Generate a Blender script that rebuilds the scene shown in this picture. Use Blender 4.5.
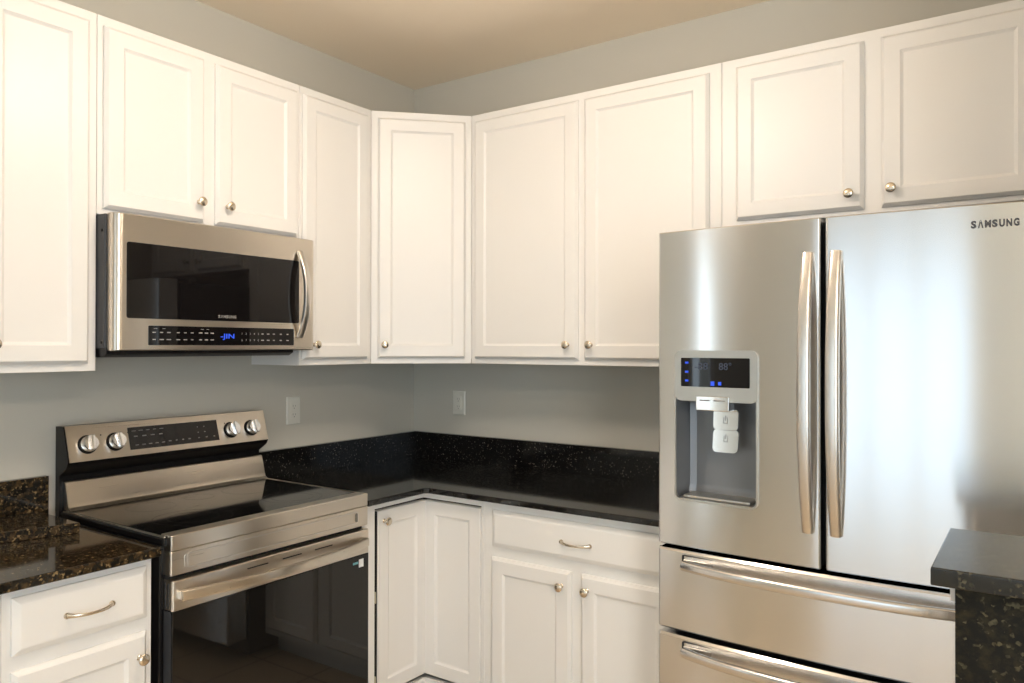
import bpy, bmesh, math, random
from mathutils import Vector, Matrix
random.seed(4)
for o in list(bpy.data.objects): bpy.data.objects.remove(o)
S = bpy.context.scene
COL = S.collection
# ------------------------------------------------------------------ camera
cam_d = bpy.data.cameras.new('camera'); cam = bpy.data.objects.new('camera', cam_d); COL.objects.link(cam)
cam_d.sensor_width = 36.0; cam_d.lens = 763.56 / 1024 * 36.0; cam_d.clip_start = .05
YAW, PIT, ROL = 0.6045, 0.0053, 0.0013
Fw = Vector((-math.sin(YAW)*math.cos(PIT), math.cos(YAW)*math.cos(PIT), math.sin(PIT)))
Rt = Vector((math.cos(YAW), math.sin(YAW), 0)); Up = Rt.cross(Fw)
Rt, Up = Rt*math.cos(ROL)+Up*math.sin(ROL), Up*math.cos(ROL)-Rt*math.sin(ROL)
m3 = Matrix((Rt, Up, -Fw)).transposed()
cam.matrix_world = Matrix.Translation((2.6171, -2.9107, 1.4502)) @ m3.to_4x4()
S.camera = cam
# ------------------------------------------------------------------ world, exposure, light levels
w = bpy.data.worlds.new('world'); S.world = w; w.use_nodes = True
w.node_tree.nodes['Background'].inputs[0].default_value = (.75, .85, 1, 1)
w.node_tree.nodes['Background'].inputs[1].default_value = .4
S.view_settings.view_transform = 'Standard'; S.view_settings.look = 'None'
S.view_settings.gamma = 1; S.view_settings.use_curve_mapping = False
S.view_settings.exposure = 0.42
ADDED_WIN_REAR = 1.6      # emission of the added, unseen rear window panes (daylight)
ADDED_WIN_SIDE = 5.0      # emission of the added, unseen side windows
ADDED_LAMP = 44.0         # added ceiling dome lamps, unseen, put in to light the room
COOL = (.72, .87, 1.0); WARM = (1.0, .87, .75)

# ------------------------------------------------------------------ materials
def mat(name, col, rough=.5, metal=0, **k):
    m = bpy.data.materials.new(name); m.use_nodes = True
    b = m.node_tree.nodes['Principled BSDF']
    b.inputs['Base Color'].default_value = (*col, 1); b.inputs['Roughness'].default_value = rough
    b.inputs['Metallic'].default_value = metal
    for kk, v in k.items(): b.inputs[kk.replace('_', ' ')].default_value = v
    return m
def N(m, t, **k):
    n = m.node_tree.nodes.new(t)
    for a, v in k.items(): setattr(n, a, v)
    return n
def L(m, a, ao, b, bi): m.node_tree.links.new(a.outputs[ao], b.inputs[bi])
def noise_bump(m, scale=(1, 1, 1), ns=100, strength=.1, dist=.001, detail=3):
    b = m.node_tree.nodes['Principled BSDF']
    tc = N(m, 'ShaderNodeTexCoord'); mp = N(m, 'ShaderNodeMapping'); mp.inputs['Scale'].default_value = scale
    nz = N(m, 'ShaderNodeTexNoise'); nz.inputs['Scale'].default_value = ns; nz.inputs['Detail'].default_value = detail
    bp = N(m, 'ShaderNodeBump'); bp.inputs['Strength'].default_value = strength; bp.inputs['Distance'].default_value = dist
    L(m, tc, 'Object', mp, 'Vector'); L(m, mp, 'Vector', nz, 'Vector'); L(m, nz, 'Fac', bp, 'Height'); L(m, bp, 'Normal', b, 'Normal')
    return nz
def steel(name, col, rough, grain, aniso=.88):
    """brushed steel, grain = direction of the brushing"""
    m = mat(name, col, rough, 1.0); b = m.node_tree.nodes['Principled BSDF']
    b.inputs['Anisotropic'].default_value = aniso
    c = N(m, 'ShaderNodeCombineXYZ')
    c.inputs[2].default_value = 1.0          # reflections stretch up and down, across the grain
    L(m, c, 0, b, 'Tangent')
    tc = N(m, 'ShaderNodeTexCoord'); mp = N(m, 'ShaderNodeMapping')
    mp.inputs['Scale'].default_value = [3 if abs(g) > .5 else 260 for g in grain]
    nz = N(m, 'ShaderNodeTexNoise'); nz.inputs['Scale'].default_value = 1.0; nz.inputs['Detail'].default_value = 2
    mr = N(m, 'ShaderNodeMapRange'); mr.inputs['To Min'].default_value = rough*.95; mr.inputs['To Max'].default_value = rough*1.05
    L(m, tc, 'Object', mp, 'Vector'); L(m, mp, 'Vector', nz, 'Vector'); L(m, nz, 'Fac', mr, 'Value'); L(m, mr, 0, b, 'Roughness')
    return m
def granite(name, base, mid, fleck, amount, scale=90):
    m = mat(name, base, .07); b = m.node_tree.nodes['Principled BSDF']
    tc = N(m, 'ShaderNodeTexCoord')
    n1 = N(m, 'ShaderNodeTexNoise'); n1.inputs['Scale'].default_value = scale*.45; n1.inputs['Detail'].default_value = 5; n1.inputs['Roughness'].default_value = .7
    v = N(m, 'ShaderNodeTexVoronoi'); v.inputs['Scale'].default_value = scale*1.6
    r1 = N(m, 'ShaderNodeValToRGB'); e = r1.color_ramp.elements
    e[0].position = .46; e[0].color = (*base, 1); e[1].position = .72; e[1].color = (*mid, 1)
    r2 = N(m, 'ShaderNodeValToRGB'); e = r2.color_ramp.elements
    e[0].position = 1-amount; e[0].color = (0, 0, 0, 1); e[1].position = 1-amount*.6; e[1].color = (1, 1, 1, 1)
    sx = N(m, 'ShaderNodeSeparateColor')
    mx = N(m, 'ShaderNodeMix', data_type='RGBA'); mx.inputs[7].default_value = (*fleck, 1)
    for n in (n1, v): L(m, tc, 'Object', n, 'Vector')
    L(m, v, 'Color', sx, 0); L(m, sx, 0, r2, 'Fac')
    n2 = N(m, 'ShaderNodeTexNoise'); n2.inputs['Scale'].default_value = scale*.7; L(m, tc, 'Object', n2, 'Vector')
    r3 = N(m, 'ShaderNodeValToRGB'); e = r3.color_ramp.elements; e[0].position = .5; e[1].position = .62
    L(m, n2, 'Fac', r3, 'Fac')
    mu = N(m, 'ShaderNodeMath', operation='MULTIPLY'); L(m, r2, 'Color', mu, 0); L(m, r3, 'Color', mu, 1)
    L(m, n1, 'Fac', r1, 'Fac'); L(m, r1, 'Color', mx, 6); L(m, mu, 0, mx, 0); L(m, mx, 2, b, 'Base Color')
    return m
M = {}
M['wall'] = mat('wall_paint', (.56, .54, .475), .75); noise_bump(M['wall'], ns=250, strength=.12)
M['ceil'] = mat('ceiling_paint', (.90, .79, .64), .85); noise_bump(M['ceil'], ns=200, strength=.15)
M['white'] = mat('cabinet_paint', (.82, .805, .775), .38); noise_bump(M['white'], (1, 1, .25), 60, .05)
M['inside'] = mat('cabinet_inside', (.05, .045, .04), .8)
M['shelf'] = mat('shelf_edge', (.62, .58, .42), .6)
M['black'] = mat('black_enamel', (.008, .007, .007), .3, Specular_IOR_Level=.22)
M['gap'] = mat('gasket_and_gap_shade', (.01, .01, .01), .7)  # gaskets and slots, also the painted gap shade at the corner door
M['grey'] = mat('grey_side_metal', (.035, .036, .04), .45)
M['glass'] = mat('black_glass', (.006, .005, .005), .03, 0, Specular_IOR_Level=.33)
M['oven'] = mat('oven_glass', (.008, .007, .006), .03, 0, Specular_IOR_Level=.42)
M['cook'] = mat('ceramic_hob', (.006, .006, .006), .06, 0, IOR=1.6)
M['ring'] = mat('hob_ring', (.03, .03, .03), .15)
M['steel_x'] = steel('brushed_steel_fridge', (.70, .69, .675), .19, (1, 0, 0))
M['steel_y'] = steel('brushed_steel_range', (.66, .60, .52), .28, (0, 1, 0))
M['handle'] = mat('satin_handle_metal', (.70, .66, .61), .3, 1)
M['handle_x'] = steel('brushed_handle', (.70, .68, .66), .22, (1, 0, 0), .3)
M['nickel'] = mat('satin_nickel', (.69, .60, .48), .25, 1)
M['chrome'] = mat('knob_metal', (.75, .76, .78), .16, 1)
M['plastic'] = mat('outlet_plastic', (.72, .71, .64), .35)
M['slot'] = mat('outlet_slot', (.16, .155, .14), .6)
M['lever'] = mat('lever_metal', (.75, .73, .70), .14, 1)
M['disp'] = mat('dispenser_silver', (.56, .54, .50), .3, 1)
M['cav'] = mat('dispenser_grey', (.20, .21, .225), .28, .35)
M['print'] = mat('printed_marks', (.30, .29, .28), .5)
M['dim'] = mat('dim_marks', (.22, .21, .2), .5)
M['ink'] = mat('logo_ink', (.03, .03, .035), .4)
M['tag'] = mat('tag_white', (.8, .82, .82), .5)
M['tagb'] = mat('tag_teal', (.15, .35, .38), .5)
M['granite'] = granite('black_granite', (.006, .006, .006), (.011, .009, .007), (.13, .115, .095), .09, 170)
M['granite_b'] = granite('brown_flecked_granite', (.008, .007, .005), (.085, .050, .020), (.22, .15, .07), .32, 120)
M['granite_c'] = granite('dark_green_flecked_granite', (.006, .006, .005), (.022, .018, .009), (.07, .06, .035), .22, 100)
M['granite_d'] = granite('olive_flecked_granite', (.006, .006, .005), (.026, .021, .010), (.08, .07, .04), .22, 100)
M['granite_c'].node_tree.nodes['Principled BSDF'].inputs['Specular IOR Level'].default_value = .6
M['granite_d'].node_tree.nodes['Principled BSDF'].inputs['Specular IOR Level'].default_value = .2
M['granite_c'].node_tree.nodes['Principled BSDF'].inputs['Roughness'].default_value = .1
def emit(name, col, s):
    m = mat(name, (0, 0, 0), .5); b = m.node_tree.nodes['Principled BSDF']
    b.inputs['Emission Color'].default_value = (*col, 1); b.inputs['Emission Strength'].default_value = s
    return m
M['blue'] = emit('blue_display_light', (.03, .12, 1.0), .7)
M['blue_dim'] = emit('dim_blue_segment', (.20, .24, .34), .2)
M['daylight'] = emit('added_window_light', COOL, ADDED_WIN_REAR)
M['daylight_side'] = emit('added_window_light_side', COOL, ADDED_WIN_SIDE)
M['added_lamp'] = emit('added_lamp_dome', WARM, ADDED_LAMP)
m = M['tile'] = mat('floor_tile', (.42, .33, .23), .3)
tc = N(m, 'ShaderNodeTexCoord'); bk = N(m, 'ShaderNodeTexBrick'); bk.offset = 0
bk.inputs['Scale'].default_value = 1; bk.inputs['Brick Width'].default_value = .33; bk.inputs['Row Height'].default_value = .33
bk.inputs['Mortar Size'].default_value = .004
bk.inputs['Color1'].default_value = (.62, .50, .35, 1); bk.inputs['Color2'].default_value = (.57, .45, .31, 1); bk.inputs['Mortar'].default_value = (.22, .18, .14, 1)
L(m, tc, 'Object', bk, 'Vector'); L(m, bk, 'Color', m.node_tree.nodes['Principled BSDF'], 'Base Color')

# ------------------------------------------------------------------ geometry helpers
class Fr:
    """local frame: a along u, b up, c along the outward normal u x z"""
    def __init__(s, o=(0, 0, 0), u=(1, 0, 0)):
        s.o = Vector(o); s.u = Vector(u).normalized(); s.z = Vector((0, 0, 1)); s.n = s.u.cross(s.z)
    def p(s, a, b, c=0): return s.o + s.u*a + s.z*b + s.n*c
LW = Fr((0, 0, 0), (0, 1, 0))          # left wall: a = y, c = x
BW = Fr((0, 0, 0), (1, 0, 0))          # back wall: a = x, c = -y
class MB:
    def __init__(s): s.v = []; s.f = []
    def add(s, vs, fs):
        n = len(s.v); s.v += [Vector(v) for v in vs]; s.f += [tuple(i+n for i in f) for f in fs]; return s
    def box(s, F, a0, a1, b0, b1, c0, c1, bev=0, seg=2):
        vs = [F.p(a, b, c) for a in (a0, a1) for b in (b0, b1) for c in (c0, c1)]
        fs = [(0, 1, 3, 2), (4, 6, 7, 5), (0, 4, 5, 1), (2, 3, 7, 6), (0, 2, 6, 4), (1, 5, 7, 3)]
        if not bev: return s.add(vs, fs)
        bm = bmesh.new(); bv = [bm.verts.new(v) for v in vs]
        for f in fs: bm.faces.new([bv[i] for i in f])
        bmesh.ops.bevel(bm, geom=list(bm.edges), offset=bev, segments=seg, profile=.5, affect='EDGES')
        return s.bm(bm)
    def bm(s, bm):
        bm.verts.index_update(); s.add([v.co.copy() for v in bm.verts], [[v.index for v in f.verts] for f in bm.faces]); bm.free(); return s
    def rings(s, F, a0, a1, b0, b1, prof, hole=False):
        """rectangular rings: prof = [(inset, c), ...] from the back edge to the middle"""
        vs = []; fs = []
        for i, c in prof: vs += [F.p(a0+i, b0+i, c), F.p(a1-i, b0+i, c), F.p(a1-i, b1-i, c), F.p(a0+i, b1-i, c)]
        for k in range(len(prof)-1):
            for j in range(4): fs.append((4*k+j, 4*k+(j+1) % 4, 4*k+4+(j+1) % 4, 4*k+4+j))
        if not hole:
            k = 4*(len(prof)-1); fs.append((k, k+1, k+2, k+3)); fs.append((3, 2, 1, 0))
        return s.add(vs, fs)
    def lathe(s, F, a, b, prof, n=24, sx=1, rot=None):
        """prof = [(radius, c), ...] turned about the normal through (a, b)"""
        vs = []; fs = []
        for r, c in prof:
            for i in range(n):
                t = 2*math.pi*i/n; vs.append(F.p(a+r*sx*math.cos(t), b+r*math.sin(t), c))
        for k in range(len(prof)-1):
            for i in range(n): fs.append((k*n+i, k*n+(i+1) % n, (k+1)*n+(i+1) % n, (k+1)*n+i))
        fs.append(tuple(range(n))[::-1]); fs.append(tuple((len(prof)-1)*n+i for i in range(n)))
        return s.add(vs, fs)
    def prism(s, F, pts, a0, a1):
        """outline pts (c, b) extruded along a"""
        n = len(pts); vs = [F.p(a0, b, c) for c, b in pts]+[F.p(a1, b, c) for c, b in pts]
        fs = [(i, (i+1) % n, n+(i+1) % n, n+i) for i in range(n)]+[tuple(range(n))[::-1], tuple(range(n, 2*n))]
        return s.add(vs, fs)
    def slab(s, pts, z0, z1, bev=0):
        """plan outline (x, y) extruded up"""
        bm = bmesh.new(); n = len(pts)
        lo = [bm.verts.new((x, y, z0)) for x, y in pts]; hi = [bm.verts.new((x, y, z1)) for x, y in pts]
        bm.faces.new(lo[::-1]); bm.faces.new(hi)
        for i in range(n): bm.faces.new((lo[i], lo[(i+1) % n], hi[(i+1) % n], hi[i]))
        bmesh.ops.recalc_face_normals(bm, faces=bm.faces)
        if bev: bmesh.ops.bevel(bm, geom=[e for e in bm.edges if abs(e.verts[0].co.z-e.verts[1].co.z) < 1e-6], offset=bev, segments=3, profile=.5, affect='EDGES')
        return s.bm(bm)
    def sweep(s, path, side, hw, hh, power=4, n=16, scale=None):
        """superellipse section, half sizes hw (along side) and hh, along a path of points"""
        vs = []; fs = []; P = [Vector(p) for p in path]; side = Vector(side).normalized()
        for k, p in enumerate(P):
            t = (P[min(k+1, len(P)-1)]-P[max(k-1, 0)]).normalized(); o = t.cross(side).normalized(); q = scale[k] if scale else 1
            for i in range(n):
                a = 2*math.pi*(i+.5)/n; c, d = math.cos(a), math.sin(a)
                vs.append(p+side*(math.copysign(abs(c)**(2/power), c)*hw*q)+o*(math.copysign(abs(d)**(2/power), d)*hh*q))
        for k in range(len(P)-1):
            for i in range(n): fs.append((k*n+i, k*n+(i+1) % n, (k+1)*n+(i+1) % n, (k+1)*n+i))
        fs.append(tuple(range(n))[::-1]); fs.append(tuple((len(P)-1)*n+i for i in range(n)))
        return s.add(vs, fs)
    def text(s, F, body, a, b, c, size, bold=0, width=None, ext=.0003, align='LEFT'):
        cu = bpy.data.curves.new('t', 'FONT'); cu.body = body; cu.size = size; cu.offset = bold; cu.extrude = ext; cu.resolution_u = 3; cu.align_x = align
        o = bpy.data.objects.new('t', cu); COL.objects.link(o); bpy.context.view_layer.update()
        me = bpy.data.meshes.new_from_object(o.evaluated_get(bpy.context.evaluated_depsgraph_get()))
        xs = [v.co.x for v in me.vertices]; k = 1
        if width: k = width/(max(xs)-min(xs))
        x0 = min(xs) if width else 0
        s.add([F.p(a+(v.co.x-x0)*k, b+v.co.y, c+v.co.z) for v in me.vertices], [list(p.vertices) for p in me.polygons])
        bpy.data.objects.remove(o); bpy.data.meshes.remove(me); bpy.data.curves.remove(cu); return s
def letters(F, body, a0, a1, b, c, size, bold):
    mb = MB(); n = len(body); st = (a1-a0)/n
    for k, ch in enumerate(body): mb.text(F, ch, a0+k*st, b, c, size, bold, ext=.0005, width=st*(.80 if ch != 'M' else .88))
    return mb
def wpos(o):
    v = Vector((0, 0, 0))
    while o: v += Vector(o.location); o = o.parent
    return v
def obj(name, mb, material, parent=None, smooth=True, origin=None):
    """one mesh object; its vertices are world points, its origin is origin (or its parent's)"""
    org = Vector(origin) if origin is not None else (wpos(parent) if parent else Vector((0, 0, 0)))
    me = bpy.data.meshes.new(name)
    me.from_pydata([v-org for v in mb.v], [], mb.f); me.update()
    bm = bmesh.new(); bm.from_mesh(me); bmesh.ops.recalc_face_normals(bm, faces=bm.faces)
    if smooth:
        for f in bm.faces: f.smooth = True
        for e in bm.edges:
            if len(e.link_faces) == 2 and e.calc_face_angle(0) > math.radians(32): e.smooth = False
    bm.to_mesh(me); bm.free()
    me.materials.append(M[material]); o = bpy.data.objects.new(name, me); COL.objects.link(o)
    if smooth: wn = o.modifiers.new('wn', 'WEIGHTED_NORMAL'); wn.keep_sharp = True; wn.weight = 100
    if parent: o.parent = parent; o.location = org-wpos(parent)
    else: o.location = org
    return o
def tag(o, label, cat, group=None):
    o['label'] = label; o['category'] = cat
    if group: o['group'] = group
    return o
def thing(name, label, cat, loc=(0, 0, 0), group=None):
    o = bpy.data.objects.new(name, None); COL.objects.link(o); o.location = loc; o.empty_display_size = .1
    return tag(o, label, cat, group)
def struct(name, mb, material):
    o = obj(name, mb, material, smooth=False); o['kind'] = 'structure'; return o

# ------------------------------------------------------------------ the room
H = 2.751; X1 = 4.6; Y1 = -5.4
struct('floor', MB().box(Fr(), -.12, X1+.12, -.1, 0, -.12, -Y1+.12), 'tile')
struct('ceiling', MB().box(Fr(), -.12, X1+.12, H, H+.1, -.12, -Y1+.12), 'ceil')
struct('wall_back', MB().box(Fr(), -.12, X1+.12, 0, H, -.12, 0), 'wall')
struct('wall_right', MB().box(Fr(), X1, X1+.12, 0, H, 0, -Y1), 'wall')
def wall_with_opening(name, F, a0, a1, c0, c1, oa0, oa1, ob0, ob1):
    mb = MB()
    mb.box(F, a0, oa0, 0, H, c0, c1); mb.box(F, oa1, a1, 0, H, c0, c1)
    mb.box(F, oa0, oa1, 0, ob0, c0, c1); mb.box(F, oa0, oa1, ob1, H, c0, c1)
    return struct(name, mb, 'wall')
RW = Fr((0, Y1, 0), (-1, 0, 0))        # rear wall seen from inside: a = -x, c = into the room
def window(name, F, a0, a1, b0, b1, pane, wallt=.12, mull=1):
    fr = MB()
    for q in ((a0-.07, a1+.07, b1, b1+.07), (a0-.07, a1+.07, b0-.07, b0), (a0-.07, a0, b0, b1), (a1, a1+.07, b0, b1)):
        fr.box(F, *q, 0.0, .018, .003)
    for k in range(1, mull+1):
        x = a0+(a1-a0)*k/(mull+1); fr.box(F, x-.025, x+.025, b0, b1, -.07, -.03, .003)
    w_ = obj(name, fr, 'white'); w_['kind'] = 'structure'
    obj('added_window_pane', MB().box(F, a0, a1, b0, b1, -.10, -.08), pane, w_)  # glowing pane of an added window
    return w_
wall_with_opening('wall_rear', RW, -X1, 0, -.12, 0, -2.75, -1.15, .12, 2.25)
window('added_window_1', RW, -2.75, -1.15, .12, 2.25, 'daylight', mull=2)  # added unseen window, lights the room and brightens the refrigerator reflection
wall_with_opening('wall_left', LW, Y1, 0, -.12, 0, -4.55, -4.25, .5, 2.2)
window('added_window_2', LW, -4.55, -4.25, .5, 2.2, 'daylight_side', mull=0)  # added unseen window, put in for a bright streak on the refrigerator
XW = Fr((X1, 0, 0), (0, -1, 0))        # right wall from inside
bpy.data.objects.remove(bpy.data.objects['wall_right'])
wall_with_opening('wall_right', XW, 0, -Y1, -.12, 0, 3.3, 5.1, .3, 2.2)
window('added_window_3', XW, 3.3, 5.1, .3, 2.2, 'daylight_side')  # added unseen window, put in to light the left cabinets
struct('wall_reflection_block', MB().box(Fr(), 2.70, 2.80, 0, H, .001, 1.06), 'wall')  # unseen wall added to darken what the microwave glass reflects
def dome(x, y, lab, sc=1.0):  # added lamps out of view, placed for room light and steel reflections
    t = thing('added_ceiling_light', lab, 'ceiling light', (x, y, H), 'added dome ceiling lights')
    G = Fr((x, y, H), (1, 0, 0))
    def ring(prof, n=40):
        vs = []; fs = []
        for r, z in prof:
            for i in range(n): vs.append(Vector((x+sc*r*math.cos(2*math.pi*i/n), y+sc*r*math.sin(2*math.pi*i/n), H+z)))
        for k in range(len(prof)-1):
            for i in range(n): fs.append((k*n+i, k*n+(i+1) % n, (k+1)*n+(i+1) % n, (k+1)*n+i))
        fs.append(tuple(range(n))); fs.append(tuple((len(prof)-1)*n+i for i in range(n)))
        return MB().add(vs, fs)
    obj('added_lamp_base', ring([(.17, 0), (.175, -.02), (.165, -.035), (.02, -.036), (.02, -.201)]), 'nickel', t)
    obj('added_lamp_shade', ring([(.10, -.200), (.165, -.215), (.18, -.24), (.15, -.285), (.08, -.315), (.02, -.323)]), 'added_lamp', t)
dome(1.42, -1.50, 'added unseen short-stemmed dome ceiling light over the kitchen floor, nearer the range', .78)
dome(3.5, -2.9, 'added unseen short-stemmed dome ceiling light nearer the right wall and its added window', 1.15)

# ------------------------------------------------------------------ hardware
KNOB = [(.0075, 0), (.0075, .0015), (.0052, .004), (.0048, .015), (.0065, .019), (.0130, .0215), (.0152, .024), (.0152, .0265), (.0135, .0285), (.008, .0305), (.003, .031)]
KM = {}
def knob(parent, F, a, b, c=.0):
    """round knob, one mesh shared by every knob that faces the same way"""
    key = tuple(round(x, 3) for x in F.n)
    pos = F.p(a, b, c)
    if key not in KM:
        G = Fr(pos, F.u); o = obj('knob', MB().lathe(G, 0, 0, KNOB), 'nickel', parent, origin=pos); KM[key] = o.data; return o
    o = bpy.data.objects.new('knob', KM[key]); wn = o.modifiers.new('wn', 'WEIGHTED_NORMAL'); wn.keep_sharp = True; COL.objects.link(o); o.parent = parent; o.location = pos-wpos(parent); return o
def pull(parent, F, a, b, c, w_=.112):
    n = 17; path = []; sc = []
    for i in range(n):
        t = -1+2*i/(n-1); path.append(F.p(a+t*w_/2, b-.002*(1-t*t), c+.002+.024*(1-abs(t)**2.6))); sc.append(.75+.55*abs(t)**3)
    mb = MB().sweep(path, (0, 0, 1), .0052, .0038, 2.4, 12, sc)
    for s_ in (-1, 1): mb.lathe(F, a+s_*w_/2, b, [(.008, c), (.008, c+.003), (.006, c+.006)], 14)
    return obj('pull_handle', mb, 'nickel', parent, origin=F.p(a, b, c))
DT = .02
DOORP = [(0, 0), (0, .009), (.004, .012), (.0085, .0185), (.011, .020), (.054, .020), (.056, .0175), (.062, .0135), (.064, .0125)]
DRAWP = [(0, 0), (0, .009), (.004, .012), (.013, .017), (.019, .020)]
def door(parent, F, a0, a1, b0, b1, c, kn=None, prof=DOORP, pl=None):
    d = obj('door' if prof is DOORP else 'drawer', MB().rings(F, a0, a1, b0, b1, [(i, c+z) for i, z in prof]), 'white', parent, origin=F.p((a0+a1)/2, b0, c))
    if kn: knob(d, F, kn[0], kn[1], c+.020)
    if pl: pull(d, F, pl[0], pl[1], c+.020)
    return d
UB, UT, UD = 1.3727, 2.4461, .2876
def upper(F, a0, a1, b0, b1, label, doors, cat='wall cabinet', depth=UD):
    t = thing('wall_cabinet', label, cat, F.p((a0+a1)/2, b0, 0), 'white upper cabinets')
    g = .0004; mb = MB()
    mb.box(F, a0+g, a1-g, b0+.018, b1, .001, depth-.019)              # carcass, its floor set up behind the frame
    for q in ((a0+g, a0+.019, b0, b0+.018), (a1-.019, a1-g, b0, b0+.018)): mb.box(F, *q, .001, depth-.019)
    obj('cabinet_body', mb, 'white', t, smooth=False)
    fr = MB(); fr.box(F, a0+g, a1-g, b0, b1, depth-.019, depth, .0008, 1)
    obj('face_frame', fr, 'white', t, smooth=False)
    for d in doors: door(t, F, *d[:4], depth, d[4] if len(d) > 4 else None)
    return t
KZ = 1.453
upper(LW, -2.41, -1.7358, UB, UT, 'tall white wall cabinet at the left edge, left of the microwave',
      [(-2.051, -1.761, 1.395, 2.416, (-2.020, KZ)), (-2.385, -2.095, 1.395, 2.416, (-2.126, KZ))])
upper(LW, -1.735, -.974, 1.845, UT, 'short white two-door wall cabinet right above the microwave',
      [(-1.718, -1.384, 1.864, 2.416, (-1.409, 1.928)), (-1.339, -.991, 1.864, 2.416, (-1.300, 1.928))])
upper(LW, -.973, -.5912, UB, UT, 'tall narrow white wall cabinet between the microwave and the corner cabinet',
      [(-.962, -.620, 1.395, 2.416, (-.915, KZ))])
upper(BW, .5912, 1.700, UB, UT, 'wide white two-door wall cabinet between the corner cabinet and the refrigerator',
      [(.617, 1.126, 1.395, 2.416, (1.086, KZ)), (1.155, 1.657, 1.395, 2.416, (1.190, KZ))])
upper(BW, 1.7008, 2.66, 1.868, UT, 'short deep-set white two-door wall cabinet above the stainless refrigerator',
      [(1.754, 2.161, 1.884, 2.416, (2.122, 1.932)), (2.212, 2.622, 1.884, 2.416, (2.243, 1.936))])
# diagonal corner cabinet
DG = Fr((UD, -.5907, 0), (1, 1, 0)); DL = (.5907-UD)*math.sqrt(2)
t = thing('wall_cabinet', 'diagonal white corner wall cabinet with one door, above the counter corner', 'wall cabinet', (.2, -.2, UB), 'white upper cabinets')
P5 = [(.001, -.001), (.001, -.5905), (UD-.001, -.5905), (.5905, -UD+.001), (.5905, -.001)]
obj('cabinet_body', MB().slab([(x, y) for x, y in [(.001, -.001), (.001, -.5905), (UD-.015, -.5905), (.5905, -UD+.015), (.5905, -.001)]], UB+.02, UT), 'white', t, smooth=False)
obj('face_frame', MB().box(DG, .001, DL-.001, UB, UT, -.012, 0, .0008, 1), 'white', t, smooth=False)
door(t, DG, .028, .402, 1.395, 2.416, 0, (.059, KZ))

# ------------------------------------------------------------------ base cabinets
BD, BT = .61, .873
def base(F, a0, a1, label, parts_):
    t = thing('base_cabinet', label, 'base cabinet', F.p((a0+a1)/2, 0, 0), 'white base cabinets')
    mb = MB(); mb.box(F, a0, a1, .10, BT, .002, BD-.019); mb.box(F, a0, a1, 0, .10, .05, BD-.075)
    obj('cabinet_body', mb, 'white', t, smooth=False)
    obj('face_frame', MB().box(F, a0, a1, .10, BT, BD-.019, BD, .0008, 1), 'white', t, smooth=False)
    for k in parts_:
        if k[0] == 'drawer': door(t, F, *k[1:5], BD, prof=DRAWP, pl=k[5])
        else: door(t, F, *k[1:5], BD, k[5])
    return t
base(LW, -2.114, -1.746, 'white base cabinet just left of the range, one drawer over one door',
     [('drawer', -2.095, -1.763, .712, .850, (-1.920, .778)), ('door', -2.095, -1.765, .13, .674, (-1.790, .612))])
base(LW, -2.70, -2.115, 'white base cabinet at the very left edge, mostly outside the picture',
     [('drawer', -2.68, -2.134, .712, .850, (-2.41, .778)), ('door', -2.68, -2.412, .13, .674, (-2.44, .612)), ('door', -2.402, -2.134, .13, .674, (-2.375, .612))])
base(BW, .905, 1.689, 'wide white base cabinet beside the refrigerator, one long drawer over two doors',
     [('drawer', .948, 1.662, .708, .842, (1.307, .770)), ('door', .944, 1.284, .13, .668, (1.252, .617)), ('door', 1.324, 1.662, .13, .668, (1.352, .617))])
# corner unit with the two-leaf inset door
t = thing('base_cabinet', 'white L-shaped corner base cabinet with a folded two-leaf door', 'base cabinet', (.3, -.3, 0), 'white base cabinets')
mb = MB()
mb.box(LW, -.952, -.950, .10, BT, .002, BD-.02); mb.box(BW, .902, .904, .10, BT, .002, BD-.02)
mb.box(LW, -.950, -.002, .10, BT, .002, .01); mb.box(BW, .01, .902, .10, BT, .002, .01)
obj('cabinet_body', mb, 'inside', t, smooth=False)
mb = MB()
mb.box(LW, -.955, -.889, .10, BT, BD-.02, BD, .0008, 1)            # left stile
mb.box(BW, .888, .9045, .10, BT, BD-.02, BD, .0008, 1)             # right stile
mb.box(LW, -.889, -.59, .849, BT, BD-.02, BD); mb.box(BW, .59, .888, .846, BT, BD-.02, BD)
mb.box(LW, -.955, -.60, .10, .135, BD-.02, BD); mb.box(BW, .59, .888, .10, .135, BD-.02, BD)
obj('face_frame', mb, 'white', t, smooth=False)
mb = MB()
mb.box(LW, -.953, -.52, 0, .10, .52, .54); mb.box(BW, .54, .904, 0, .10, .52, .54)
obj('toe_kick', mb, 'white', t, smooth=False)
for z in (.50, .19): obj('shelf', MB().box(LW, -.945, -.60, z, z+.03, .05, BD-.045), 'shelf', t, smooth=False)
CP = [(0, 0), (0, .015), (.002, .0185), (.004, .020), (.052, .020), (.056, .0165), (.062, .013), (.066, .012)]
ang = math.radians(1.2)
D1 = Fr((BD+.000, -.594, 0), (math.sin(ang), math.cos(ang), 0))
d = obj('door', MB().rings(D1, -.274, -.010, .150, .838, [(i, z-.018) for i, z in CP]), 'white', t, origin=D1.p(0, .15, 0))
obj('gap_shade_strip', MB().box(D1, -.2775, -.2742, .151, .836, -.020, -.003), 'gap', d, smooth=False)  # dark strip painted in for the shaded gap beside the leaf
for z in (.497, .185): obj('hinge_plate', MB().box(D1, -.2795, -.2776, z, z+.042, -.019, -.004), 'shelf', d, smooth=False)
knob(d, D1, -.243, .797, .002)
D2 = Fr((.594, -BD, 0), (1, 0, 0))
obj('door', MB().rings(D2, .014, .291, .150, .838, [(i, z-.018) for i, z in CP]), 'white', t, origin=D2.p(0, .15, 0))

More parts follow.
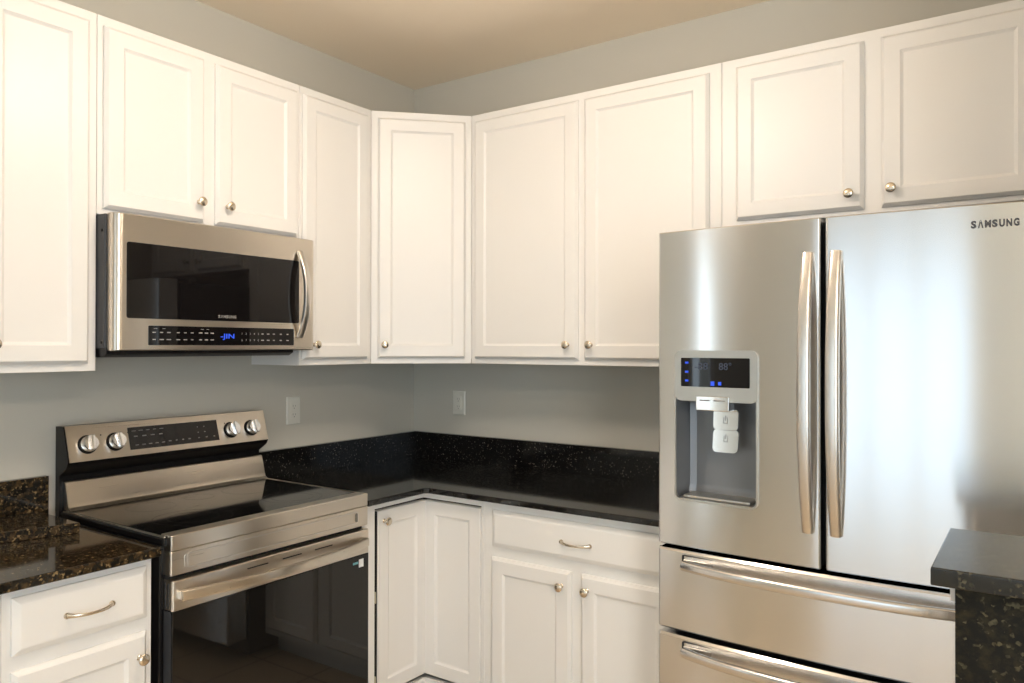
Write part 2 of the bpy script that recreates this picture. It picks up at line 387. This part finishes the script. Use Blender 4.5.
# ------------------------------------------------------------------ granite
CT = .8955
t = thing('granite_countertop', 'black speckled granite countertop running round the corner from range to refrigerator', 'countertop', (.3, -.3, CT))
ctop = MB().slab([(.002, -.002), (.002, -.957), (.648, -.957), (.648, -.662), (.662, -.648), (1.690, -.648), (1.690, -.002)], CT-.022, CT, .004)
obj('counter_slab', ctop, 'granite', t)
obj('backsplash', MB().box(LW, -.957, -.002, CT, 1.017, .001, .024, .0015), 'granite', t)
obj('backsplash', MB().box(BW, .0245, 1.690, CT, 1.0185, .001, .024, .0015), 'granite', t)
t = thing('granite_countertop', 'brown-flecked dark granite countertop left of the range', 'countertop', (.3, -2.2, .899))
obj('counter_slab', MB().slab([(.002, -1.740), (.002, -2.75), (.648, -2.75), (.648, -1.740)], .874, .9, .004), 'granite_b', t)
obj('backsplash', MB().box(LW, -2.75, -1.747, .9, 1.034, .001, .024, .0015), 'granite_b', t)
s = tag(obj('granite_slab', MB().slab([(.306, -1.789), (.04, -1.786), (.04, -2.18), (.19, -2.18)], .9005, .931, .002), 'granite_b'),
        'loose offcut slab of brown-flecked granite lying on the left countertop', 'stone slab')

# raised bar in the right foreground
struct('wall_peninsula', MB().box(Fr(), 2.512, X1-.002, 0, 1.038, 1.13, 1.375), 'white')
tag(obj('granite_cladding', MB().box(Fr(), 2.497, X1-.002, .001, 1.037, 1.3755, 1.397), 'granite_d'),
    'dark green-flecked granite panel under the raised bar, lower right corner', 'stone panel')
tag(obj('bar_countertop', MB().slab([(2.462, -1.071), (2.462, -1.418), (X1-.002, -1.418), (X1-.002, -1.071)], 1.0385, 1.070, .003), 'granite_c'),
    'glossy dark granite bar top in the right foreground before the refrigerator', 'countertop')
tag(obj('trim_moulding', MB().box(Fr(), 2.485, 2.5115, .995, 1.0382, 1.15, 1.345, .003), 'white'),
    'short cream trim strip just under the end of the bar top', 'trim')

# ------------------------------------------------------------------ outlets
def outlet(F, a0, a1, b0, b1, label):
    t = thing('wall_outlet', label, 'outlet', F.p((a0+a1)/2, b0, 0), 'wall outlets'); ac = (a0+a1)/2; bc = (b0+b1)/2
    obj('cover_plate', MB().rings(F, a0, a1, b0, b1, [(0, 0), (0, .002), (.004, .006)]), 'plastic', t)
    obj('socket_insert', MB().box(F, ac-.0165, ac+.0165, bc-.034, bc+.034, .006, .0085, .001), 'plastic', t)
    mb = MB()
    for dz in (-.018, .018):
        for dx, hh in ((-.0062, .0045), (.0062, .0035)): mb.box(F, ac+dx-.0009, ac+dx+.0009, bc+dz-hh+.002, bc+dz+hh+.002, .0085, .0088)
        mb.lathe(F, ac, bc+dz-.008, [(.0022, .0085), (.0022, .0088)], 10)
    obj('socket_slots', mb, 'slot', t)
outlet(LW, -.799, -.727, 1.114, 1.231, 'white outlet on the left wall, above the counter beside the range')
outlet(BW, .258, .334, 1.113, 1.229, 'white outlet on the back wall, just right of the room corner')

# ------------------------------------------------------------------ microwave
MY0, MY1, MZ0, MZ1 = -1.734, -.976, 1.433, 1.8445
t = thing('microwave_oven', 'stainless over-range microwave with a black glass window, mounted under the short cabinet', 'microwave', (.001, (MY0+MY1)/2, 1.41))
mb = MB().box(LW, MY0, -.978, 1.44, 1.842, .002, .333, .002, 1)
obj('microwave_body', mb, 'grey', t)
mb = MB().prism(LW, [(.02, 1.442), (.02, 1.413), (.315, 1.413), (.338, 1.424), (.338, 1.442)], MY0+.004, MY1-.065)
obj('vent_base', mb, 'black', t)
for z in (1.793, 1.458): obj('screw', MB().lathe(Fr((0, MY0, 0), (1, 0, 0)), .318, z, [(.005, 0), (.005, .002), (.003, .003)], 12), 'black', t)
# door slab with rounded left and right edges
def profile_panel(F, a0, a1, b0, b1, front, back, r, nseg=24, hole=None, ch=.003):
    """upright panel: plan profile with rounded vertical edges, front = c(a); hole = (a0, a1, b0, b1)"""
    pr = [(a0, back)]
    for k in range(7):
        th = math.pi/2*k/6; pr.append((a0+r[0]*(1-math.cos(th))*1.0 if False else a0+r[0]*(1-math.cos(th)), front(a0+r[0])-r[1]*(1-math.sin(th))))
    As = [a0+r[0]+(a1-a0-2*r[0])*k/nseg for k in range(1, nseg)]
    if hole:
        As = sorted([a for a in As if min(abs(a-hole[0]), abs(a-hole[1])) > .008]+[hole[0], hole[1]])
    pr += [(a, front(a)) for a in As]
    for k in range(7):
        th = math.pi/2*(1-k/6); pr.append((a1-r[0]*(1-math.cos(th)), front(a1-r[0])-r[1]*(1-math.sin(th))))
    pr.append((a1, back))
    zs = [(b0, ch), (b0+ch, 0)]+([(hole[2], 0), (hole[3], 0)] if hole else [])+[(b1-ch, 0), (b1, ch)]
    vs = []; fs = []; n = len(pr); ac = (a0+a1)/2
    for z, i in zs:
        for k, (a, c) in enumerate(pr):
            cc = c if k in (0, n-1) else max(c-i, back); aa = a+i*(1 if a < ac else -1)*(1 if k < 2 or k > n-3 else 0)
            vs.append(F.p(aa, z, cc))
    for j in range(len(zs)-1):
        for k in range(n):
            k2 = (k+1) % n
            if hole and j == 2 and k2 and pr[k][0] >= hole[0]-1e-6 and pr[k2][0] <= hole[1]+1e-6 and k not in (0,): continue
            fs.append((j*n+k, j*n+k2, (j+1)*n+k2, (j+1)*n+k))
    fs.append(tuple(range(n))[::-1]); fs.append(tuple((len(zs)-1)*n+k for k in range(n)))
    return MB().add(vs, fs)
dr = obj('microwave_door', profile_panel(LW, -1.7275, -.9615, MZ0, MZ1, lambda a: .375, .334, (.028, .030), 6), 'steel_y', t)
def round_panel(F, a0, a1, b0, b1, c0, c1, r=.006, n=5):
    pts = []
    for cx, cz, s0 in ((a1-r, b1-r, 0), (a0+r, b1-r, 1), (a0+r, b0+r, 2), (a1-r, b0+r, 3)):
        for k in range(n+1):
            th = math.pi/2*(s0+k/n); pts.append((cx+r*math.cos(th), cz+r*math.sin(th)))
    m_ = len(pts); vs = [F.p(a, b, c0) for a, b in pts]+[F.p(a, b, c1) for a, b in pts]
    return MB().add(vs, [(i, (i+1) % m_, m_+(i+1) % m_, m_+i) for i in range(m_)]+[tuple(range(m_))[::-1], tuple(range(m_, 2*m_))])
def rect_tube(F, a0, a1, b0, b1, wd, c0, c1, r=.01, n=5):
    """rounded rectangular ring"""
    def lp(e, rr):
        o_ = []
        for cx, cz, s0 in ((a1-r, b1-r, 0), (a0+r, b1-r, 1), (a0+r, b0+r, 2), (a1-r, b0+r, 3)):
            for k in range(n+1):
                th = math.pi/2*(s0+k/n); o_.append((cx+(rr)*math.cos(th), cz+(rr)*math.sin(th)))
        return o_
    O = lp(0, r); I = lp(0, max(r-wd, .0005)) if wd < r else None
    if I is None:
        ri = .002; I = []
        for cx, cz, s0 in ((a1-wd-ri, b1-wd-ri, 0), (a0+wd+ri, b1-wd-ri, 1), (a0+wd+ri, b0+wd+ri, 2), (a1-wd-ri, b0+wd+ri, 3)):
            for k in range(n+1):
                th = math.pi/2*(s0+k/n); I.append((cx+ri*math.cos(th), cz+ri*math.sin(th)))
    m_ = len(O); vs = [F.p(a, b, c0) for a, b in O]+[F.p(a, b, c1) for a, b in O]+[F.p(a, b, c1) for a, b in I]+[F.p(a, b, c0) for a, b in I]
    fs = []
    for i in range(m_):
        j = (i+1) % m_
        for q in range(4): fs.append((q*m_+i, q*m_+j, ((q+1) % 4)*m_+j, ((q+1) % 4)*m_+i))
    return MB().add(vs, fs)
obj('door_window', round_panel(LW, -1.690, -1.045, 1.531, 1.760, .3745, .3762, .007), 'glass', dr)
cp = obj('control_strip', round_panel(LW, -1.622, -1.069, 1.450, 1.510, .3745, .3768, .003), 'glass', dr)
obj('brand_logo', letters(LW, 'S\u039bMSUNG', -1.381, -1.311, 1.541, .3764, .013, .0002), 'print', dr)
mk = MB()
def marks(mb, F, a0, a1, b, n, wd, h, c):
    for k in range(n):
        a = a0+(a1-a0)*k/(n-1); w2 = wd*random.uniform(.7, 1.1)
        mb.box(F, a-w2/2, a+w2/2, b-h/2, b+h/2, c, c+.0003)
for b in (1.4895, 1.4675):
    marks(mk, LW, -1.604, -1.556, b, 3, .014, .0032, .3769); marks(mk, LW, -1.524, -1.476, b, 3, .012, .0028, .3769)
    marks(mk, LW, -1.446, -1.404, b, 3, .012, .0040, .3769); marks(mk, LW, -1.206, -1.158, b, 3, .011, .0036, .3769)
    marks(mk, LW, -1.128, -1.098, b, 2, .010, .0036, .3769)
marks(mk, LW, -1.600, -1.572, 1.5015, 2, .012, .0015, .3769); marks(mk, LW, -1.44, -1.42, 1.5015, 2, .012, .0015, .3769)
for k in range(5):
    mk.text(LW, '12345'[k], -1.292+.0165*k, 1.486, .3769, .010); mk.text(LW, '67890'[k], -1.292+.0165*k, 1.464, .3769, .010)
obj('key_labels', mk, 'print', dr)
obj('clock_display', MB().text(LW, '-JIN', -1.372, 1.473, .3770, .022, .0004, .052), 'blue', dr)
path = []; sc = []
for i in range(21):
    q = -1+2*i/20; path.append(LW.p(-1.047+.004*(1-q*q), 1.637-.157*q, .381+.040*(1-abs(q)**2.2))); sc.append(.85+.15*(1-q*q))
hmb = MB().sweep(path, (0, 1, 0), .0140, .009, 3, 16, sc)
hd = obj('door_handle', hmb, 'handle', dr)

# ------------------------------------------------------------------ range
RY0, RY1 = -1.712, -.963
t = thing('electric_range', 'stainless freestanding electric range with a black glass hob and oven door', 'range', (.3, (RY0+RY1)/2, 0))
obj('range_body', MB().box(LW, RY0-.010, RY1, .02, .895, .03, .610, .003, 1), 'black', t)
obj('range_foot', MB().lathe(Fr((.1, 0, 0), (0, 1, 0)), -1.6, .01, [(.01, 0), (.01, .4)], 10), 'black', t)
mb = MB().box(LW, RY0-.011, RY1, .893, .9165, .045, .628, .003, 1)
obj('hob_frame', mb, 'black', t)
obj('hob_glass', round_panel(Fr((0, 0, 0), (0, 1, 0)), 0, .1, 0, .1, 0, .1).__class__().slab([(.075, RY0+.002), (.630, RY0+.002), (.630, RY1-.004), (.075, RY1-.004)], .9165, .9205, .001), 'cook', t)
def hob_rings(cx, cy, rs):
    mb = MB()
    for r in rs:
        n = 56; vs = []; fs = []
        for rr in (r-.0012, r+.0012):
            for i in range(n): vs.append((cx+rr*math.cos(2*math.pi*i/n), cy+rr*math.sin(2*math.pi*i/n), .92065))
        for i in range(n): fs.append((i, (i+1) % n, n+(i+1) % n, n+i))
        mb.add(vs, fs)
    return mb
for cx, cy, rs in ((.22, -1.52, (.075,)), (.22, -1.15, (.090,)), (.47, -1.53, (.115, .075)), (.47, -1.15, (.10, .07)), (.20, -1.335, (.05,))):
    obj('burner_ring', hob_rings(cx, cy, rs), 'ring', t)
obj('hob_edge', MB().box(LW, RY0+.001, RY1-.001, .9165, .9225, .056, .0745, .001, 1).box(LW, RY1-.0035, RY1+.001, .9165, .9225, .056, .628, .001, 1).box(LW, RY0-.008, RY0-.003, .9165, .9215, .056, .628, .001, 1), 'steel_y', t)
# front trim: upper strip and embossed strip
obj('front_trim', profile_panel(LW, RY0, RY1, .881, .9235, lambda a: .650, .60, (.004, .006), 6, ch=.002), 'steel_y', t)
fp = obj('front_panel', profile_panel(LW, RY0, RY1+.001, .812, .8795, lambda a: .649, .60, (.004, .006), 6, ch=.002), 'steel_y', t)
obj('embossed_border', rect_tube(LW, RY0+.048, RY1-.048, .826, .868, .0032, .6485, .6520, .007), 'handle', fp)
obj('trim_slot', round_panel(LW, RY1-.062, RY1-.050, .832, .862, .6495, .6515, .0055), 'slot', fp)
obj('trim_slot', round_panel(LW, RY0+.040, RY0+.054, .828, .866, .6495, .6513, .006), 'handle', fp)
obj('vent_gap', MB().box(LW, RY0+.004, RY1-.004, .797, .813, .60, .622), 'gap', t)
# oven door
dr = obj('oven_door', profile_panel(LW, RY0+.001, RY1, .715, .7985, lambda a: .656, .612, (.006, .008), 6, ch=.002), 'steel_y', t)
for x in (.620, .634): obj('side_vent', MB().box(Fr((0, RY0+.001, 0), (1, 0, 0)), x, x+.004, .722, .790, 0, .0012), 'grey', dr)
obj('oven_window', MB().box(LW, RY0+.002, RY1-.001, .215, .715, .612, .655, .003, 2), 'oven', dr)
obj('side_edge', MB().box(LW, RY0, RY0+.0019, .215, .714, .614, .648), 'grey', dr)
for k in range(3): obj('air_slot', MB().box(LW, -1.47+.13*k, -1.395+.13*k, .776, .7795, .6555, .6570), 'gap', dr)
obj('corner_sticker', MB().box(LW, -1.012, -.990, .672, .700, .655, .6556), 'tag', dr)
obj('corner_sticker', MB().box(LW, -1.040, -1.015, .686, .694, .655, .6555), 'tagb', dr)
path = []
for i in range(25):
    q = -1+2*i/24; path.append(LW.p((RY0+RY1)/2+q*.352, .7585, .668+.048*(1-abs(q)**2.2)))
obj('oven_handle', MB().sweep(path, (0, 0, 1), .0145, .009, 5, 16), 'steel_y', dr)
for a in (RY0+.03, RY1-.03): obj('handle_mount', MB().box(LW, a-.012, a+.012, .747, .770, .652, .668, .002, 1), 'handle', dr)
obj('storage_drawer', profile_panel(LW, RY0+.001, RY1, .06, .205, lambda a: .652, .612, (.006, .008), 6), 'steel_y', t)
# backguard
BGL, BGR = -1.722, -.962
obj('backguard_body', MB().prism(LW, [(.012, .90), (.012, 1.188), (.052, 1.190), (.060, 1.189), (.094, 1.078), (.084, 1.060), (.052, 1.040), (.037, 1.030), (.037, .90)], BGL, BGR), 'black', t)
CPF = [(.0605, 1.1905), (.0630, 1.1900), (.0975, 1.0775), (.0935, 1.0762)]
pf = obj('control_panel', MB().prism(LW, CPF, BGL+.004, BGR-.002), 'steel_y', t)
obj('rear_splash', MB().prism(LW, [(.040, .921), (.038, 1.009), (.043, 1.011), (.048, 1.008), (.058, .980), (.067, .945), (.073, .930), (.082, .924), (.086, .921)], BGL+.012, BGR+.004), 'steel_y', t)
# sloped local frame on the control panel
class Sl:
    def __init__(s):
        d = Vector((.0975-.0630, 0, 1.0775-1.1900)); s.L = d.length; s.w = -d.normalized(); s.u = Vector((0, 1, 0)); s.n = s.u.cross(s.w); s.o = Vector((.0975, 0, 1.0775))
    def p(s, a, b, c=0): return s.o+s.u*a+s.w*b+s.n*c
SL = Sl()
obj('display_glass', MB().box(SL, -1.520, -1.180, .019, .096, .0, .0012), 'glass', pf)
mb = MB()
marks(mb, SL, -1.50, -1.40, .083, 5, .014, .0025, .0013); marks(mb, SL, -1.495, -1.405, .064, 4, .014, .0035, .0013)
marks(mb, SL, -1.495, -1.40, .034, 5, .014, .0025, .0013); marks(mb, SL, -1.375, -1.30, .036, 4, .009, .004, .0013)
marks(mb, SL, -1.262, -1.20, .036, 3, .008, .003, .0013); marks(mb, SL, -1.262, -1.235, .056, 2, .005, .003, .0013); marks(mb, SL, -1.262, -1.235, .076, 2, .005, .003, .0013)
obj('key_labels', mb, 'dim', pf)
mb = MB()
for a in (-1.611, -1.147, -1.520):
    mb.lathe(SL, a, .080, [(.0026, 0), (.0026, .0006)], 8)
obj('indicator_dots', mb, 'ink', pf)
for k, a in enumerate((-1.657, -1.566, -1.124, -1.034)):
    kb = obj('burner_knob', MB().lathe(SL, a, .053, [(.0255, .006), (.0262, .014), (.0245, .027), (.0225, .030), (.012, .0305)], 32), 'chrome', pf, origin=SL.p(a, .053, 0))
    obj('knob_skirt', MB().lathe(SL, a, .053, [(.031, 0), (.031, .001), (.029, .006), (.025, .007)], 32), 'black', kb)
    ra = math.radians(90+(-4, 6, 8, 3)[k]); ax = Vector((math.cos(ra), math.sin(ra)))
    class Rf:
        def p(s, x, y, c=0): return SL.p(a+ax.x*x-ax.y*y, .053+ax.y*x+ax.x*y, c)
    obj('knob_grip', MB().box(Rf(), -.0245, .0245, -.0075, .0075, .020, .041, .003, 2), 'chrome', kb)

# ------------------------------------------------------------------ refrigerator
FX0, FX1, FXM = 1.691, 2.613, 2.1565
def ff(x): return .812+.020*(1-((x-FXM)/.46)**2)
t = thing('refrigerator', 'large stainless french-door refrigerator with a water dispenser, right of the base cabinets', 'refrigerator', (2.155, -.4, 0))
obj('fridge_body', MB().box(BW, FX0+.004, FX1-.004, .02, 1.765, .03, .700, .004, 1), 'grey', t)
obj('door_gasket', MB().box(BW, FX0+.012, FX1-.012, 0.10, 1.770, .700, .713), 'gap', t)
for a in (FX0+.02, FX1-.10): obj('hinge_cover', MB().box(BW, a, a+.08, 1.7655, 1.785, .64, .705, .004), 'grey', t)
CAV = (1.752, 1.984, 1.012, 1.295)
DZ0, DZ1 = .872, 1.783
dL = obj('fridge_door', profile_panel(BW, FX0, 2.1515, DZ0, DZ1, ff, .715, (.008, .010), 24, CAV), 'steel_x', t)
dR = obj('fridge_door', profile_panel(BW, 2.1615, FX1, DZ0, DZ1, ff, .715, (.008, .010), 24), 'steel_x', t)
obj('mullion_strip', MB().box(BW, 2.1525, 2.1605, DZ0, DZ1-.003, .714, .765), 'gap', t)
# drawers with a chamfered top lip
def drawer_front(z0, z1):
    mb = profile_panel(BW, FX0, FX1, z0, z1, ff, .715, (.008, .010), 32, ch=.006)
    return obj('freezer_drawer', mb, 'steel_x', t)
for z0, z1 in ((.626, .860), (.10, .612)):
    d = drawer_front(z0, z1); zh = z1-.034
    for a0, a1 in ((1.770, 1.876), (2.437, 2.543)):
        c_ = ff((a0+a1)/2)-.0030
        obj('handle_recess', rect_tube(BW, a0, a1, z1-.042, z1-.012, .0018, c_, c_+.0052, .002), 'gap', d)
        obj('handle_mount', MB().box(BW, a0+.004, a1-.004, zh-.006, zh+.010, c_, c_+.0050, .001, 1), 'disp', d)
    path = []; sc = []
    for i in range(41):
        q = -1+2*i/40; x = FXM+q*.381; path.append(BW.p(x, zh-.004, ff(x)+.014+.034*(1-abs(q)**3))); sc.append(1)
    obj('drawer_handle', MB().sweep(path, (0, 0, 1), .0135, .010, 3, 20), 'handle_x', d)
for dd, x in ((dL, 2.121), (dR, 2.190)):
    path = []; sc = []
    for i in range(33):
        q = -1+2*i/32; path.append(BW.p(x, 1.329+q*.362, ff(x)+.004+.046*(1-abs(q)**2.4))); sc.append(.88+.14*(1-q*q))
    obj('door_handle', MB().sweep(path, (1, 0, 0), .0165, .013, 3, 20, sc), 'handle', dd)
# dispenser: its pieces are laid out flat, then follow the bow of the door
n0_ = set(bpy.data.objects)
a0, a1, b0, b1 = CAV; c1 = ff(a0)
cv = MB()
def Pq(a, b, c): return BW.p(a, b, c)
gx = []
nn = 12
secs = []
for k in range(nn+1):          # plan section of the recess: left wall curving into the back
    q = k/nn; secs.append((a0+(a1-a0)*q, .0))
def depth_at(q): return .095*min(1, (1-abs(2*q-1)**6))
zsv = [b0, b0+.012, b0+.03, b1-.01, b1]
plan = [(0, 0), (.012, .05), (.03, .085), (.10, .098), (.5, .10), (.90, .098), (.97, .085), (.988, .05), (1, 0)]
vs = []; fs = []
for zi, z in enumerate(zsv):
    for q, dp in plan:
        a = a0+(a1-a0)*q; k_ = dp*(1 if zi > 1 else (.0 if zi == 0 else .93))
        vs.append(Pq(a, z, c1-k_ if zi else c1-dp*.90))
n_ = len(plan)
for j in range(len(zsv)-1):
    for k in range(n_-1): fs.append((j*n_+k, j*n_+k+1, (j+1)*n_+k+1, (j+1)*n_+k))
fs.append(tuple(range(n_))); fs.append(tuple((len(zsv)-1)*n_+k for k in range(n_)))
cv.add(vs, fs)
oc = obj('dispenser_recess', cv, 'cav', dL)
obj('drip_tray', MB().box(BW, a0+.018, a1-.018, b0+.0005, b0+.010, c1-.075, c1-.004, .003), 'disp', dL)
obj('dispenser_rim', rect_tube(BW, 1.7475, 1.9905, 1.006, 1.437, .0045, c1-.004, c1+.0075, .020, 7), 'disp', dL)
obj('dispenser_panel', round_panel(BW, 1.750, 1.988, 1.293, 1.435, c1-.003, c1+.0062, .018, 6), 'disp', dL)
obj('display_screen', round_panel(BW, 1.768, 1.969, 1.334, 1.416, c1+.0058, c1+.0078, .003), 'glass', dL)
mb = MB()
for a, z in ((1.786, 1.402), (1.786, 1.376), (1.786, 1.351)): mb.box(BW, a-.005, a+.005, z-.0028, z+.0028, c1+.0079, c1+.0082)
mb.box(BW, 1.858, 1.869, 1.338, 1.3505, c1+.0079, c1+.0082); mb.box(BW, 1.880, 1.889, 1.340, 1.3495, c1+.0079, c1+.0082)
obj('display_icons', mb, 'blue', dL)
obj('display_digits', MB().text(BW, '-88', 1.810, 1.383, c1+.0079, .028, 0, .040).text(BW, '88\u00b0', 1.882, 1.383, c1+.0079, .028, 0, .036), 'blue_dim', dL)
sp = MB().box(BW, 1.816, 1.914, 1.268, 1.309, c1-.03, c1+.016, .003)
obj('dispenser_spout', sp, 'lever', dL)
obj('spout_marks', MB().box(BW, 1.828, 1.858, 1.295, 1.299, c1+.016, c1+.0163).box(BW, 1.870, 1.902, 1.295, 1.299, c1+.016, c1+.0163), 'dim', dL)
class Tl:
    def __init__(s, o, ang): s.o = Vector(o); s.u = Vector((1, 0, 0)); s.w = Vector((0, -math.sin(ang), math.cos(ang))); s.n = s.u.cross(s.w)
    def p(s, a, b, c=0): return s.o+s.u*a+s.w*b+s.n*c
T1 = Tl((1.888, -.778, 1.214), -.10); T2 = Tl((1.885, -.770, 1.146), -.16)
obj('dispenser_lever', MB().add(*(lambda q: (q.v, q.f))(round_panel(T1, -.036, .036, -.002, .056, 0, .010, .010))), 'lever', dL)
obj('dispenser_lever', MB().add(*(lambda q: (q.v, q.f))(round_panel(T2, -.038, .036, 0, .066, 0, .012, .013))), 'lever', dL)
mb = MB()
for T, z, c_ in ((T1, .016, .0101), (T2, .030, .0121)):
    mb.box(T, -.006, -.0045, z, z+.018, c_, c_+.0004); mb.box(T, .0045, .006, z, z+.018, c_, c_+.0004); mb.box(T, -.006, .006, z, z+.0016, c_, c_+.0004); mb.box(T, -.001, .001, z+.008, z+.022, c_, c_+.0004)
obj('cup_symbols', mb, 'dim', dL)
for o in set(bpy.data.objects)-n0_:
    wo = wpos(o)
    for v in o.data.vertices: v.co.y -= ff(wo.x+v.co.x)-ff(CAV[0])
# logo follows the bowed door
mb = letters(BW, 'S\u039bMSUNG', 2.485, 2.583, 1.7275, 0, .0225, .0011)
for v in mb.v: v.y -= ff(v.x)+.0008
obj('brand_logo', mb, 'ink', dR)
